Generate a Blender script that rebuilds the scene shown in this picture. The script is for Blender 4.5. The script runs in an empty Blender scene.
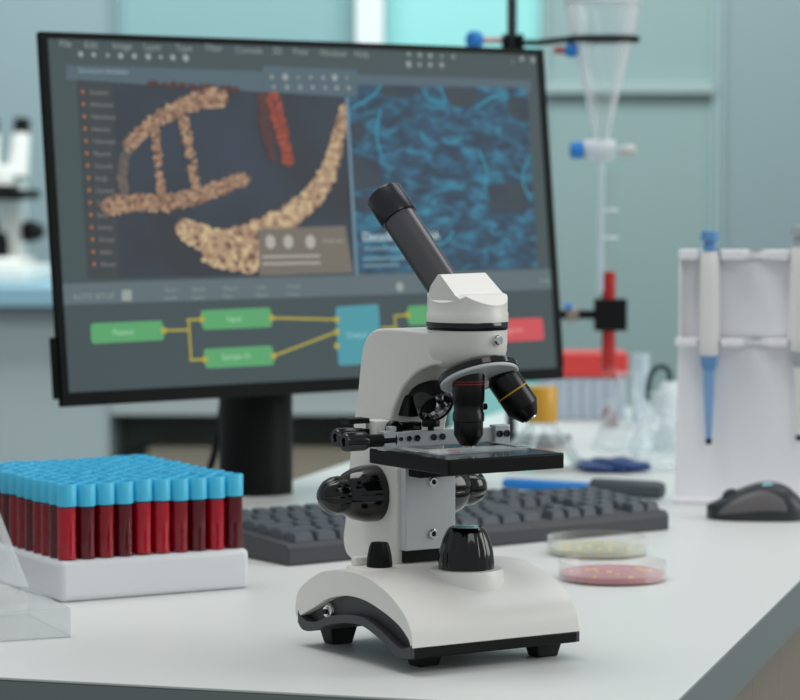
import bpy, bmesh, math, random
from mathutils import Vector, Matrix, Euler

S = bpy.context.scene
COL = S.collection
PI = math.pi
random.seed(7)

# ------------------------------------------------------------------ camera
PITCH = math.atan(173 / 2850)
cam_d = bpy.data.cameras.new('camera')
cam_d.sensor_width = 36.0
cam_d.lens = 36.0 * 2850 / 800
cam_d.clip_start = 0.05
cam_d.clip_end = 60
cam_d.dof.use_dof = True
cam_d.dof.focus_distance = 1.93
cam_d.dof.aperture_fstop = 11.0
cam = bpy.data.objects.new('camera', cam_d)
cam.location = (0, -2.0, 0.326)
cam.rotation_euler = (PI / 2 - PITCH, 0, 0)
COL.objects.link(cam)
S.camera = cam

# ------------------------------------------------------------------ world and lights
S.view_settings.view_transform = 'Standard'
S.view_settings.look = 'None'
S.view_settings.gamma = 1.0
S.view_settings.exposure = -0.15
S.view_settings.use_curve_mapping = False
S.cycles.transparent_max_bounces = 32
W = bpy.data.worlds.new('world')
S.world = W
W.use_nodes = True
W.node_tree.nodes['Background'].inputs[0].default_value = (0.80, 0.86, 0.88, 1)
W.node_tree.nodes['Background'].inputs[1].default_value = 0.47


def area_light(name, loc, target, sx, sy, power, color=(1, 1, 1)):
    d = bpy.data.lights.new(name, 'AREA')
    d.shape = 'RECTANGLE'
    d.size, d.size_y, d.energy, d.color = sx, sy, power, color
    o = bpy.data.objects.new(name, d)
    o.location = loc
    o.rotation_euler = (Vector(target) - Vector(loc)).to_track_quat('-Z', 'Y').to_euler()
    COL.objects.link(o)
    return o


area_light('overhead_area_light', (-0.55, 0.35, 2.3), (-0.1, 0.2, 0), 1.2, 1.2, 25, (1.0, 0.98, 0.96))
area_light('overhead_area_light', (1.3, 1.2, 2.3), (0.3, 0.6, 0), 1.2, 1.2, 12, (0.95, 0.98, 1.0))
area_light('overhead_area_light', (1.2, -2.2, 2.2), (0.0, 0.0, 0.1), 1.2, 1.2, 12, (1.0, 0.98, 0.95))
area_light('overhead_area_light', (0.0, 3.0, 2.3), (0.0, 4.9, 0.0), 3.2, 1.0, 100, (0.86, 1.0, 1.0))  # unseen fill added to brighten and tint the back wall
area_light('window_light', (3.0, 0.2, 1.1), (0.0, 0.2, 0.1), 1.6, 1.6, 38, (1.0, 1.0, 0.98))

# ------------------------------------------------------------------ helpers


def lin(c):
    return tuple(((v / 255) / 12.92 if v / 255 <= 0.04045 else ((v / 255 + 0.055) / 1.055) ** 2.4) for v in c)


def mat(name, rgb, rough=0.5, metal=0.0, spec=0.5, noise=0.0, nscale=60.0, bump=0.0, coat=0.0, trans=0.0):
    m = bpy.data.materials.new(name)
    m.use_nodes = True
    nt = m.node_tree
    b = nt.nodes['Principled BSDF']
    c = lin(rgb) + (1,)
    b.inputs['Base Color'].default_value = c
    b.inputs['Roughness'].default_value = rough
    b.inputs['Metallic'].default_value = metal
    b.inputs['Specular IOR Level'].default_value = spec
    b.inputs['Coat Weight'].default_value = coat
    b.inputs['Transmission Weight'].default_value = trans
    if noise or bump:
        tc = nt.nodes.new('ShaderNodeTexCoord')
        n = nt.nodes.new('ShaderNodeTexNoise')
        n.inputs['Scale'].default_value = nscale
        n.inputs['Detail'].default_value = 4
        nt.links.new(tc.outputs['Object'], n.inputs['Vector'])
        if noise:
            mx = nt.nodes.new('ShaderNodeMix')
            mx.data_type = 'RGBA'
            mx.inputs[6].default_value = tuple(v * (1 - noise) for v in c[:3]) + (1,)
            mx.inputs[7].default_value = tuple(min(1, v * (1 + noise)) for v in c[:3]) + (1,)
            nt.links.new(n.outputs['Fac'], mx.inputs[0])
            nt.links.new(mx.outputs[2], b.inputs['Base Color'])
        if bump:
            bp = nt.nodes.new('ShaderNodeBump')
            bp.inputs['Strength'].default_value = bump
            bp.inputs['Distance'].default_value = 0.001
            nt.links.new(n.outputs['Fac'], bp.inputs['Height'])
            nt.links.new(bp.outputs['Normal'], b.inputs['Normal'])
    return m


def clear(name, tint=(0.95, 0.98, 0.98), edge=(0.75, 0.84, 0.86), amount=0.5, rough=0.03, milk=0.0, shine=0.5):
    """thin clear glass or plastic: see-through face on, whiter and shinier at grazing angles"""
    m = bpy.data.materials.new(name)
    m.use_nodes = True
    nt = m.node_tree
    nt.nodes.clear()
    out = nt.nodes.new('ShaderNodeOutputMaterial')
    tr = nt.nodes.new('ShaderNodeBsdfTransparent')
    tr.inputs[0].default_value = tint + (1,)
    gl = nt.nodes.new('ShaderNodeBsdfGlossy')
    gl.inputs['Color'].default_value = (1, 1, 1, 1)
    gl.inputs['Roughness'].default_value = rough
    df = nt.nodes.new('ShaderNodeBsdfDiffuse')
    df.inputs[0].default_value = edge + (1,)
    lw = nt.nodes.new('ShaderNodeLayerWeight')
    lw.inputs[0].default_value = 0.4
    mul = nt.nodes.new('ShaderNodeMath')
    mul.operation = 'MULTIPLY_ADD'
    mul.inputs[1].default_value = amount
    mul.inputs[2].default_value = milk
    nt.links.new(lw.outputs['Facing'], mul.inputs[0])
    m1 = nt.nodes.new('ShaderNodeMixShader')
    nt.links.new(mul.outputs[0], m1.inputs[0])
    nt.links.new(tr.outputs[0], m1.inputs[1])
    nt.links.new(df.outputs[0], m1.inputs[2])
    pw_ = nt.nodes.new('ShaderNodeMath')
    pw_.operation = 'POWER'
    pw_.inputs[1].default_value = 3.0
    nt.links.new(lw.outputs['Facing'], pw_.inputs[0])
    fr = nt.nodes.new('ShaderNodeMath')
    fr.operation = 'MULTIPLY_ADD'
    fr.inputs[1].default_value = shine
    fr.inputs[2].default_value = 0.035
    nt.links.new(pw_.outputs[0], fr.inputs[0])
    m2 = nt.nodes.new('ShaderNodeMixShader')
    nt.links.new(fr.outputs[0], m2.inputs[0])
    nt.links.new(m1.outputs[0], m2.inputs[1])
    nt.links.new(gl.outputs[0], m2.inputs[2])
    nt.links.new(m2.outputs[0], out.inputs[0])
    return m


def glow(name, rgb, k=1.0):
    """lit pixels of the computer screen"""
    m = bpy.data.materials.new(name)
    m.use_nodes = True
    b = m.node_tree.nodes['Principled BSDF']
    b.inputs['Base Color'].default_value = (0.02, 0.02, 0.022, 1)
    b.inputs['Roughness'].default_value = 0.5
    b.inputs['Specular IOR Level'].default_value = 0.12
    b.inputs['Emission Color'].default_value = lin(rgb) + (1,)
    b.inputs['Emission Strength'].default_value = k * 1.08
    return m


def frame(d):
    d = Vector(d).normalized()
    a = Vector((0, 0, 1)) if abs(d.z) < 0.9 else Vector((1, 0, 0))
    x = a.cross(d).normalized()
    return x, d.cross(x), d


def spline(pts, n=6):
    """Catmull-Rom through 2-D or 3-D points"""
    P = [Vector(p) for p in pts]
    out = []
    for i in range(len(P) - 1):
        p0, p1, p2, p3 = P[max(i - 1, 0)], P[i], P[i + 1], P[min(i + 2, len(P) - 1)]
        for k in range(n):
            t = k / n
            out.append(0.5 * (2 * p1 + (p2 - p0) * t + (2 * p0 - 5 * p1 + 4 * p2 - p3) * t * t
                              + (3 * p1 - p0 - 3 * p2 + p3) * t ** 3))
    out.append(P[-1])
    return out


class G:
    def __init__(s):
        s.bm = bmesh.new()
        s.mi = 0

    def f(s, vs):
        try:
            fc = s.bm.faces.new(vs)
            fc.material_index = s.mi
            return fc
        except ValueError:
            return None

    def box(s, lo, hi, M=None):
        v = [Vector((x, y, z)) for z in (lo[2], hi[2]) for y in (lo[1], hi[1]) for x in (lo[0], hi[0])]
        if M:
            v = [M @ p for p in v]
        v = [s.bm.verts.new(p) for p in v]
        for q in ((0, 2, 3, 1), (4, 5, 7, 6), (0, 1, 5, 4), (2, 6, 7, 3), (0, 4, 6, 2), (1, 3, 7, 5)):
            s.f([v[i] for i in q])
        return s

    def lathe(s, prof, p=(0, 0, 0), d=(0, 0, 1), n=40, mod=None, closed=False):
        """prof: (radius, height) along d; mod(theta, height) scales the radius"""
        x, y, z = frame(d)
        p = Vector(p)
        rings = []
        for r, h in prof:
            if r <= 1e-7:
                rings.append([s.bm.verts.new(p + z * h)])
            else:
                rings.append([s.bm.verts.new(p + z * h + (x * math.cos(2 * PI * k / n) + y * math.sin(2 * PI * k / n))
                                             * r * (mod(2 * PI * k / n, h) if mod else 1)) for k in range(n)])
        prs = list(zip(rings, rings[1:]))
        if closed:
            prs.append((rings[-1], rings[0]))
        for a, b in prs:
            for k in range(n):
                k2 = (k + 1) % n
                if len(a) == 1 and len(b) == 1:
                    continue
                if len(a) == 1:
                    s.f([a[0], b[k2], b[k]])
                elif len(b) == 1:
                    s.f([a[k], a[k2], b[0]])
                else:
                    s.f([a[k], a[k2], b[k2], b[k]])
        if not closed:
            if len(rings[0]) > 1:
                s.f(list(reversed(rings[0])))
            if len(rings[-1]) > 1:
                s.f(rings[-1])
        return s

    def open_lathe(s, prof, p=(0, 0, 0), d=(0, 0, 1), n=40):
        """surface of revolution without end caps"""
        f0 = s.lathe
        x, y, z = frame(d)
        p = Vector(p)
        rings = [[s.bm.verts.new(p + z * h + (x * math.cos(2 * PI * k / n) + y * math.sin(2 * PI * k / n)) * max(r, 1e-5))
                  for k in range(n)] for r, h in prof]
        for a, b in zip(rings, rings[1:]):
            for k in range(n):
                k2 = (k + 1) % n
                s.f([a[k], a[k2], b[k2], b[k]])
        return s

    def cyl(s, p0, p1, r0, r1=None, n=24):
        p0, p1 = Vector(p0), Vector(p1)
        return s.lathe([(r0, 0), (r0 if r1 is None else r1, (p1 - p0).length)], p0, p1 - p0, n)

    def prism(s, poly, axis, a, b):
        def mk(q, t):
            l = [q[0], q[1]]
            l.insert(axis, t)
            return s.bm.verts.new(l)
        A = [mk(q, a) for q in poly]
        B = [mk(q, b) for q in poly]
        n = len(poly)
        s.f(A)
        s.f(list(reversed(B)))
        for k in range(n):
            s.f([A[k], B[k], B[(k + 1) % n], A[(k + 1) % n]])
        return s

    def tube(s, pts, r, n=10):
        P = [Vector(p) for p in pts]
        rings = []
        px = None
        for i, p in enumerate(P):
            d = (P[min(i + 1, len(P) - 1)] - P[max(i - 1, 0)]).normalized()
            if px is None:
                px = frame(d)[0]
            px = (px - d * px.dot(d)).normalized()
            py = d.cross(px)
            rings.append([s.bm.verts.new(p + (px * math.cos(2 * PI * k / n) + py * math.sin(2 * PI * k / n)) * r) for k in range(n)])
        for a, b in zip(rings, rings[1:]):
            for k in range(n):
                s.f([a[k], a[(k + 1) % n], b[(k + 1) % n], b[k]])
        s.f(list(reversed(rings[0])))
        s.f(rings[-1])
        return s

    def torus(s, c, d, R, r, n=32, m=10):
        return s.lathe([(R + r * math.cos(2 * PI * k / m), r * math.sin(2 * PI * k / m)) for k in range(m)], c, d, n, closed=True)

    def poly(s, pts):
        s.f([s.bm.verts.new(p) for p in pts])
        return s


def obj(name, g, m, parent=None, bevel=0.0, seg=3, ang=38, M=None, mats=None):
    bm = g.bm
    bmesh.ops.recalc_face_normals(bm, faces=bm.faces)
    ca = math.radians(ang)
    for f in bm.faces:
        f.smooth = True
    for e in bm.edges:
        if len(e.link_faces) == 2 and e.calc_face_angle(0) > ca:
            e.smooth = False
    me = bpy.data.meshes.new(name)
    bm.to_mesh(me)
    bm.free()
    for mm in (mats or [m]):
        me.materials.append(mm)
    o = bpy.data.objects.new(name, me)
    COL.objects.link(o)
    if parent:
        o.parent = parent
    if M:
        o.matrix_local = M
    if bevel:
        b = o.modifiers.new('bevel', 'BEVEL')
        b.width, b.segments = bevel, seg
        b.limit_method = 'ANGLE'
        b.angle_limit = math.radians(40)
        b.harden_normals = False
    return o


def thing(name, label, cat, loc=(0, 0, 0), rz=0.0, group=None):
    o = bpy.data.objects.new(name, None)
    o.empty_display_size = 0.02
    COL.objects.link(o)
    o.location = loc
    o.rotation_euler = (0, 0, rz)
    return tag(o, label, cat, group)


def tag(o, label, cat, group=None):
    o['label'], o['category'] = label, cat
    if group:
        o['group'] = group
    return o


def struct(o):
    o['kind'] = 'structure'
    return o


def dup(root, loc=None):
    r = root.copy()
    COL.objects.link(r)
    if loc is not None:
        r.location = loc
    for ch in list(root.children):
        c = ch.copy()
        COL.objects.link(c)
        c.parent = r
        for gch in list(ch.children):
            d = gch.copy()
            COL.objects.link(d)
            d.parent = c
    return r


# ------------------------------------------------------------------ materials
M_ = {}
M_['white_top'] = mat('white_laminate', (222, 225, 223), 0.4, spec=0.35)
M_['edge_grey'] = mat('grey_edge_band', (128, 138, 138), 0.5)
M_['cab'] = mat('beige_cabinet', (140, 134, 122), 0.6, noise=0.06, nscale=12)
M_['floor'] = mat('floor_vinyl', (84, 86, 82), 0.5, noise=0.1, nscale=3)
M_['white_pl'] = mat('white_enamel', (232, 230, 225), 0.34, spec=0.45)
M_['black_gl'] = mat('black_gloss', (9, 9, 10), 0.13, spec=0.55)
M_['black_mt'] = mat('black_matte', (9, 10, 11), 0.48, spec=0.2)
M_['black_an'] = mat('black_anodised', (100, 98, 101), 0.30, metal=0.85)
M_['grey_chassis'] = mat('dark_grey_cast', (58, 61, 64), 0.5, bump=0.15, nscale=900)
M_['silver'] = mat('brushed_steel', (188, 194, 196), 0.3, metal=0.5)
M_['plate'] = mat('grey_plate', (204, 209, 211), 0.4)
M_['chrome'] = mat('chrome', (225, 225, 225), 0.07, metal=1.0)
M_['rubber'] = mat('rubber', (14, 14, 15), 0.7)
M_['yellow'] = mat('yellow_ring', (205, 150, 35), 0.4)
M_['redring'] = mat('red_ring', (150, 45, 38), 0.4)
M_['glass'] = clear('clear_glass', (0.985, 0.99, 0.99), (0.85, 0.88, 0.89), 0.30, milk=0.02)
M_['tube_glass'] = clear('tube_glass', (0.99, 0.985, 0.985), (0.7, 0.6, 0.65), 0.0, shine=0.16)
M_['glass_thick'] = clear('lab_glass', (0.955, 0.98, 0.985), (0.88, 0.93, 0.95), 0.55, milk=0.05)
M_['funnel_glass'] = clear('funnel_glass', (0.97, 0.985, 0.99), (0.93, 0.96, 0.98), 1.0, milk=0.07, shine=0.9)  # whitened edges and milkiness stand in for reflections in the funnel
M_['plast'] = clear('clear_plastic', (0.985, 0.99, 0.99), (0.84, 0.88, 0.89), 0.25, 0.15, milk=0.08)
M_['milk'] = mat('white_plastic', (226, 228, 232), 0.45)
M_['teal'] = mat('teal_panel', (150, 208, 206), 0.35)
M_['key'] = mat('key_plastic', (70, 78, 86), 0.45)
M_['kb'] = mat('keyboard_case', (62, 64, 68), 0.5)
M_['blue'] = mat('blue_plastic', (20, 130, 212), 0.4)
M_['gold'] = mat('gold_cap', (214, 160, 50), 0.35)
M_['red'] = mat('red_lid', (214, 62, 58), 0.45)
M_['cap'] = mat('light_blue_cap', (70, 192, 230), 0.4)
M_['blood'] = mat('blood', (136, 0, 24), 0.25, spec=0.12, noise=0.25, nscale=90)
M_['redliq'] = mat('red_liquid', (186, 16, 20), 0.15)

# ------------------------------------------------------------------ room
g = G(); g.box((-4, -3, -0.92), (5, 6.2, -0.9))
struct(obj('floor', g, M_['floor']))
wallm = mat('wall_paint', (158, 174, 177), 0.6)
g = G(); g.box((-4, 4.9, -0.9), (5, 5.0, 2.6))
struct(obj('wall_back', g, wallm))

# glass fronted wall units along the back wall
teal_b = mat('bright_teal_glass', (152, 212, 210), 0.25)
teal_m = mat('teal_glass', (138, 170, 172), 0.3)
teal_g = mat('grey_teal_glass', (146, 162, 166), 0.25)
teal_d = mat('deep_teal_glass', (142, 162, 161), 0.25)
slate = mat('slate_glass', (138, 154, 158), 0.3)
post_w = mat('white_post', (226, 228, 230), 0.5)
post_g = mat('grey_post', (158, 178, 180), 0.5)
beige = mat('shelf_board', (158, 176, 174), 0.5)


def unit(label, x0, x1, z0, z1, m, y=4.72, fm=post_g, shelves=()):
    t = thing('wall_cabinet', label, 'cabinet', ((x0 + x1) / 2, 4.9, z0))
    w = (x1 - x0) / 2
    h = z1 - z0
    q = G(); q.box((-w + .001, -0.17, 0), (w - .001, -0.001, h)); obj('carcass', q, m, t)
    q = G()
    q.box((-w + .001, -0.185, 0), (-w + 0.011, -0.171, h)); q.box((w - 0.011, -0.185, 0), (w - .001, -0.171, h))
    q.box((-w + 0.011, -0.185, h - 0.03), (w - 0.011, -0.171, h)); q.box((-w + 0.011, -0.185, 0), (w - 0.011, -0.171, 0.03))
    obj('door_frame', q, fm, t)
    for zs in shelves:
        q = G(); q.box((-w + 0.011, -0.200, zs - z0 - 0.012), (w - 0.011, -0.171, zs - z0 + 0.012)); obj('shelf', q, beige, t)
    return t


unit('grey blue wall cabinet far left of the monitor', -1.75, -0.665, -0.9, 1.6, teal_g, fm=teal_g)
unit('teal wall cabinet left of the white post, above the monitor', -0.663, -0.105, -0.9, 1.6, teal_m, fm=teal_m)
g = G(); g.box((-0.103, 4.66, -0.9), (-0.038, 4.898, 1.6))
o = obj('trim_1', g, post_w); struct(o)
unit('bright teal wall cabinet right of the white post', -0.036, 0.33, -0.9, 1.6, teal_b, fm=teal_b)
unit('green teal wall cabinet with a pale shelf band behind the glass funnel', 0.332, 0.745, -0.9, 1.6, teal_d, fm=post_g, shelves=(0.535,))
unit('slate blue wall cabinet behind the white pipette rack', 0.747, 1.9, -0.9, 1.6, slate, fm=post_g)

# far counter on the left
t = thing('counter', 'far grey lab counter with light blue edge left behind the monitor', 'counter', (-0.75, 3.5, -0.9))
g = G(); g.box((-0.95, 0.0, 0.975), (0.85, 0.7, 1.016)); obj('countertop', g, mat('blue_counter', (150, 190, 208), 0.4), t, 0.004)
g = G(); g.box((-0.93, 0.06, 0.0), (0.18, 0.68, 0.974)); obj('carcass', g, mat('grey_cabinet', (184, 199, 203), 0.5), t)
g = G(); g.box((-0.93, 0.05, 0.05), (-0.38, 0.059, 0.94)); obj('door', g, mat('grey_cabinet_door', (184, 199, 203), 0.5), t)
g = G(); g.box((-0.37, 0.05, 0.05), (0.17, 0.059, 0.94)); obj('door', g, mat('grey_cabinet_door', (184, 199, 203), 0.5), t)
g = G(); g.box((0.181, 0.08, 0.760), (0.83, 0.10, 0.974)); obj('apron', g, mat('pale_panel', (206, 220, 222), 0.5), t)
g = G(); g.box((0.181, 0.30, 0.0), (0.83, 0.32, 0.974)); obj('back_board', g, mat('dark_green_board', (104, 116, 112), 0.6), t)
g = G(); g.box((0.831, 0.06, 0.0), (0.85, 0.68, 0.974)); obj('side_board', g, mat('dark_side', (60, 72, 70), 0.5), t)
g = G(); g.box((0.25, 0.12, 0.0), (0.75, 0.29, 0.690)); obj('drawer_unit', g, mat('brown_drawer', (168, 162, 146), 0.6), t, 0.003)

# second microscope, far left
t = thing('microscope', 'blurred white microscope on the far blue counter left of the monitor', 'microscope', (-0.795, 3.72, 0.116), math.radians(-8))
g = G(); g.box((-0.075, -0.10, 0), (0.075, 0.10, 0.035)); g.box((-0.045, -0.06, 0.035), (0.045, 0.08, 0.05)); obj('base', g, M_['white_pl'], t, 0.008)
g = G(); g.prism([(0.09, 0.03), (0.09, 0.19), (0.05, 0.235), (-0.02, 0.235), (-0.02, 0.20), (0.04, 0.18), (0.045, 0.03)], 0, -0.025, 0.025)
obj('arm', g, M_['white_pl'], t, 0.006)
g = G(); g.box((-0.06, -0.07, 0.165), (0.06, 0.06, 0.185)); obj('stage', g, M_['black_mt'], t, 0.003)
g = G(); g.lathe([(0.014, 0), (0.016, 0.01), (0.016, 0.03), (0.01, 0.05)], (0, -0.02, 0.05)); obj('lamp_housing', g, M_['black_mt'], t)
g = G(); g.lathe([(0.028, 0), (0.028, 0.02), (0.022, 0.04)], (0, -0.02, 0.195)); obj('nosepiece', g, M_['white_pl'], t)
for sx in (-1, 1):
    g = G(); g.cyl((sx * 0.03, 0.0, 0.21), (sx * 0.032, 0.02, 0.295), 0.021, 0.019); tu = obj('eyepiece_tube', g, M_['white_pl'], t)
    g = G(); g.cyl((sx * 0.032, 0.02, 0.295), (sx * 0.033, 0.026, 0.326), 0.0165); obj('eyepiece', g, M_['black_mt'], tu)
    g = G(); g.lathe([(0.022, 0), (0.022, 0.02), (0.012, 0.04), (0, 0.042)], (sx * 0.026, 0.06, 0.10), (sx, 0, 0)); obj('focus_knob', g, M_['black_mt'], t)

# ------------------------------------------------------------------ bench
BX = math.radians(-15.85)
wt = thing('worktop', 'long white lab bench top with grey edge under the microscope', 'worktop', (0.162, -0.275, 0), BX)
g = G(); g.box((-0.63, 0, -0.002), (0, 2.27, 0)); obj('top_sheet', g, M_['white_top'], wt, 0.0006, 2)
g = G(); g.box((-0.6297, 0.0003, -0.04), (-0.0003, 2.2697, -0.0021)); obj('edge_band', g, M_['edge_grey'], wt, 0.001, 1)
MB = Matrix.Translation((0.162, -0.275, 0)) @ Matrix.Rotation(BX, 4, 'Z')
for k in range(3):
    c = thing('base_cabinet', ['beige cabinet under the near end of the white bench', 'beige cabinet under the middle of the white bench',
                               'beige cabinet under the far end of the white bench'][k], 'cabinet', MB @ Vector((-0.315, 0.015 + 0.75 * k, -0.9)), BX)
    g = G(); g.box((-0.29, 0.0, 0.0), (0.285, 0.745, 0.859)); obj('carcass', g, M_['cab'], c)
    for j in range(5):
        g = G(); g.box((0.2855, 0.005 + j * 0.148, 0.06), (0.298, 0.149 + j * 0.148, 0.855)); obj('door', g, M_['cab'], c, 0.002, 2)
    if k == 0:
        g = G(); g.box((-0.285, -0.0125, 0.06), (0.28, -0.0005, 0.855)); obj('end_panel', g, mat('end_panel', (120, 118, 110), 0.6), c, 0.002, 2)

# ------------------------------------------------------------------ the microscope
ms = thing('microscope', 'white and black student microscope in sharp focus on the bench', 'microscope', (0.0446, -0.074, 0), math.radians(32))
wp = M_['white_pl']
top = spline([(0.1045, 0.0200), (0.1045, 0.030), (0.0985, 0.0405), (0.0762, 0.0527), (0.0575, 0.0578), (0.0344, 0.0602), (0.010, 0.0590),
              (-0.0164, 0.0520), (-0.036, 0.0415), (-0.0455, 0.0310), (-0.0487, 0.0185)], 5)
bot = spline([(-0.0465, 0.0185), (-0.0425, 0.0245), (-0.0294, 0.0322), (-0.008, 0.0388), (0.0144, 0.0428), (0.0372, 0.0425), (0.0599, 0.0376),
              (0.0767, 0.0302), (0.0990, 0.0205)], 5)
g = G(); g.prism([tuple(p) for p in top + bot], 0, -0.0735, 0.0610); obj('base', g, wp, ms, 0.0085, 6)
lin_b = spline([(-0.0480, 0.0115), (-0.0402, 0.0105), (-0.0294, 0.0110), (-0.008, 0.0191), (0.0144, 0.0249), (0.0372, 0.0240), (0.0599, 0.0196),
                (0.0767, 0.0135), (0.0932, 0.0115), (0.1010, 0.0160)], 5)
ins = [(-0.0480, 0.0190)] + [(p[0], p[1] + 0.004) for p in bot] + [(0.1015, 0.0200)]
g = G(); g.prism([tuple(p) for p in lin_b] + [tuple(p) for p in reversed(ins)], 0, -0.0665, 0.0550); ch = obj('underside', g, M_['grey_chassis'], ms, 0.001, 2)
lip = [(p[0], p[1]) for p in lin_b]
lipu = []
for i, p in enumerate(lip):
    k = min(1, max(0.0, min(i, len(lip) - 1 - i) / 8))
    lipu.append((p[0], p[1] + 0.0072 - 0.0016 * math.sin(PI * i / (len(lip) - 1)) + (1 - k) * 0.002))
g = G(); g.prism(lip + list(reversed(lipu)), 0, -0.0738, -0.0664); g.prism(lip + list(reversed(lipu)), 0, 0.0551, 0.0612)
obj('rim', g, M_['grey_chassis'], ms, 0.0008, 2)
g = G(); g.box((-0.072, -0.0482, 0.0112), (0.0590, -0.044, 0.0188)); obj('skirt', g, M_['black_mt'], ms, 0.001, 2)
for fx, fy in ((-0.043, -0.015), (0.046, -0.026), (-0.045, 0.094), (0.044, 0.088)):
    g = G(); zt = 0.0135
    g.bm.free(); g.bm = bmesh.new()
    a, b = 0.0112, 0.0080
    v = [g.bm.verts.new((fx + sx * r, fy + sy * r * 0.8, z)) for z, r in ((0.0, b), (zt, a)) for sx, sy in ((-1, -1), (1, -1), (1, 1), (-1, 1))]
    for q in ((3, 2, 1, 0), (4, 5, 6, 7), (0, 1, 5, 4), (1, 2, 6, 5), (2, 3, 7, 6), (3, 0, 4, 7)):
        g.f([v[i] for i in q])
    obj('foot', g, M_['rubber'], ms, 0.001, 2)
g = G(); g.torus((-0.0685, 0.0672, 0.0277), (1, 0, 0), 0.0040, 0.0013); g.lathe([(0.0033, 0.0), (0.0033, 0.0035), (0.0055, 0.0036), (0.0055, 0.005)], (-0.0712, 0.0672, 0.0277), (1, 0, 0))
so = obj('power_socket', g, M_['chrome'], ms)
g = G(); g.lathe([(0.0019, 0), (0.0019, 0.002)], (-0.0722, 0.0672, 0.0277), (1, 0, 0)); obj('socket_hole', g, M_['black_mt'], so)
# dimmer
g = G(); g.box((-0.064, 0.024, 0.050), (-0.038, 0.052, 0.0610)); g.box((-0.0600, 0.0460, 0.0605), (-0.0480, 0.0520, 0.0670)); obj('dimmer_block', g, wp, ms, 0.0015)
g = G(); g.lathe([(0.0088, 0.0605), (0.0088, 0.0635), (0.0082, 0.069), (0.0070, 0.0748), (0.0058, 0.0775), (0.0, 0.078)], (-0.0475, 0.0345, 0), n=60,
                 mod=lambda th, h: 1 - 0.07 * (0.5 + 0.5 * math.cos(10 * th)) * (h > 0.063)); obj('dimmer_knob', g, M_['black_mt'], ms)
# light pedestal
g = G(); g.lathe([(0.0265, 0.040), (0.0258, 0.050), (0.0250, 0.0585), (0.0243, 0.0605), (0.0, 0.0605)], (0.0005, 0, 0), n=56); obj('light_pedestal', g, wp, ms)
g = G(); g.lathe([(0.0190, 0.0606), (0.0191, 0.066), (0.0182, 0.073), (0.0162, 0.080), (0.0138, 0.0855), (0.0122, 0.0880), (0.0108, 0.0888), (0.0092, 0.0884)], (0.0005, 0, 0), n=96,
                 mod=lambda th, h: 1 - 0.035 * max(0, math.cos(18 * th)) * (0.062 < h < 0.084)); li = obj('illuminator', g, M_['black_gl'], ms)
g = G(); g.lathe([(0.0091, 0.0882), (0.0075, 0.0896), (0.004, 0.0903), (0, 0.0905)], (0.0005, 0, 0)); obj('lens', g, mat('pale_lens', (150, 185, 190), 0.08, spec=0.8), li)
# arm
arm = spline([(-0.006, 0.2215), (0.030, 0.2217), (0.064, 0.2215), (0.083, 0.2190), (0.0945, 0.2100), (0.0995, 0.1950), (0.1030, 0.177), (0.1090, 0.152),
              (0.1155, 0.120), (0.1205, 0.084), (0.1235, 0.070), (0.1205, 0.0600), (0.1125, 0.0558), (0.1020, 0.0553)], 4)
arm2 = [(0.088, 0.0555), (0.088, 0.050), (0.0505, 0.050), (0.0505, 0.125)]
arm3 = spline([(0.0640, 0.1350), (0.0625, 0.146), (0.0570, 0.163), (0.0450, 0.180), (0.0265, 0.1925), (0.008, 0.1985), (-0.006, 0.2000)], 4)
g = G(); g.prism([tuple(p) for p in arm] + arm2 + [tuple(p) for p in reversed(arm3[::-1])], 0, -0.0235, 0.0235); obj('arm', g, wp, ms, 0.0062, 5)
g = G(); g.box((-0.0205, 0.0440, 0.0685), (0.0205, 0.0512, 0.1300)); pl = obj('slide_plate', g, M_['plate'], ms, 0.0006, 2)
g = G(); g.box((-0.0195, 0.0470, 0.0600), (0.0195, 0.0508, 0.0684)); obj('slide_gap', g, M_['black_mt'], ms)
for z in (0.1154, 0.0792):
    g = G(); g.lathe([(0.0034, 0.0), (0.0034, 0.0010), (0.0028, 0.0016), (0.0019, 0.0016), (0.0019, 0.0006), (0.0, 0.0006)], (0.0018, 0.0440, z), (0, -1, 0)); sc = obj('screw', g, M_['chrome'], pl)
    g = G(); g.lathe([(0.0017, 0.0007), (0.0, 0.0008)], (0.0018, 0.0440, z), (0, -1, 0)); obj('hex_socket', g, M_['black_mt'], sc)
# focus knobs
for sx in (-1, 1):
    g = G(); g.lathe([(0.0198, -0.002), (0.0200, 0.003), (0.0196, 0.010), (0.0182, 0.0165), (0.0158, 0.0220), (0.0128, 0.0260), (0.0100, 0.0275)],
                     (sx * 0.0235, 0.0800, 0.1057), (sx, 0, 0), n=96, mod=lambda th, h: 1 - 0.035 * max(0, math.cos(4 * th)) ** 12 * (0.001 < h < 0.023))
    ck = obj('coarse_focus_knob', g, M_['black_gl'], ms)
    g = G(); g.lathe([(0.0105, 0.0255), (0.0128, 0.0260), (0.0136, 0.0292), (0.0130, 0.0342), (0.0108, 0.0392), (0.0070, 0.0430), (0.0030, 0.0446), (0, 0.0448)],
                     (sx * 0.0235, 0.0800, 0.1057), (sx, 0, 0), n=96, mod=lambda th, h: 1 - 0.09 * max(0, math.cos(5 * th + 0.6)) ** 3 * (0.0275 < h < 0.046))
    obj('fine_focus_knob', g, M_['black_gl'], ck)
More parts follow.
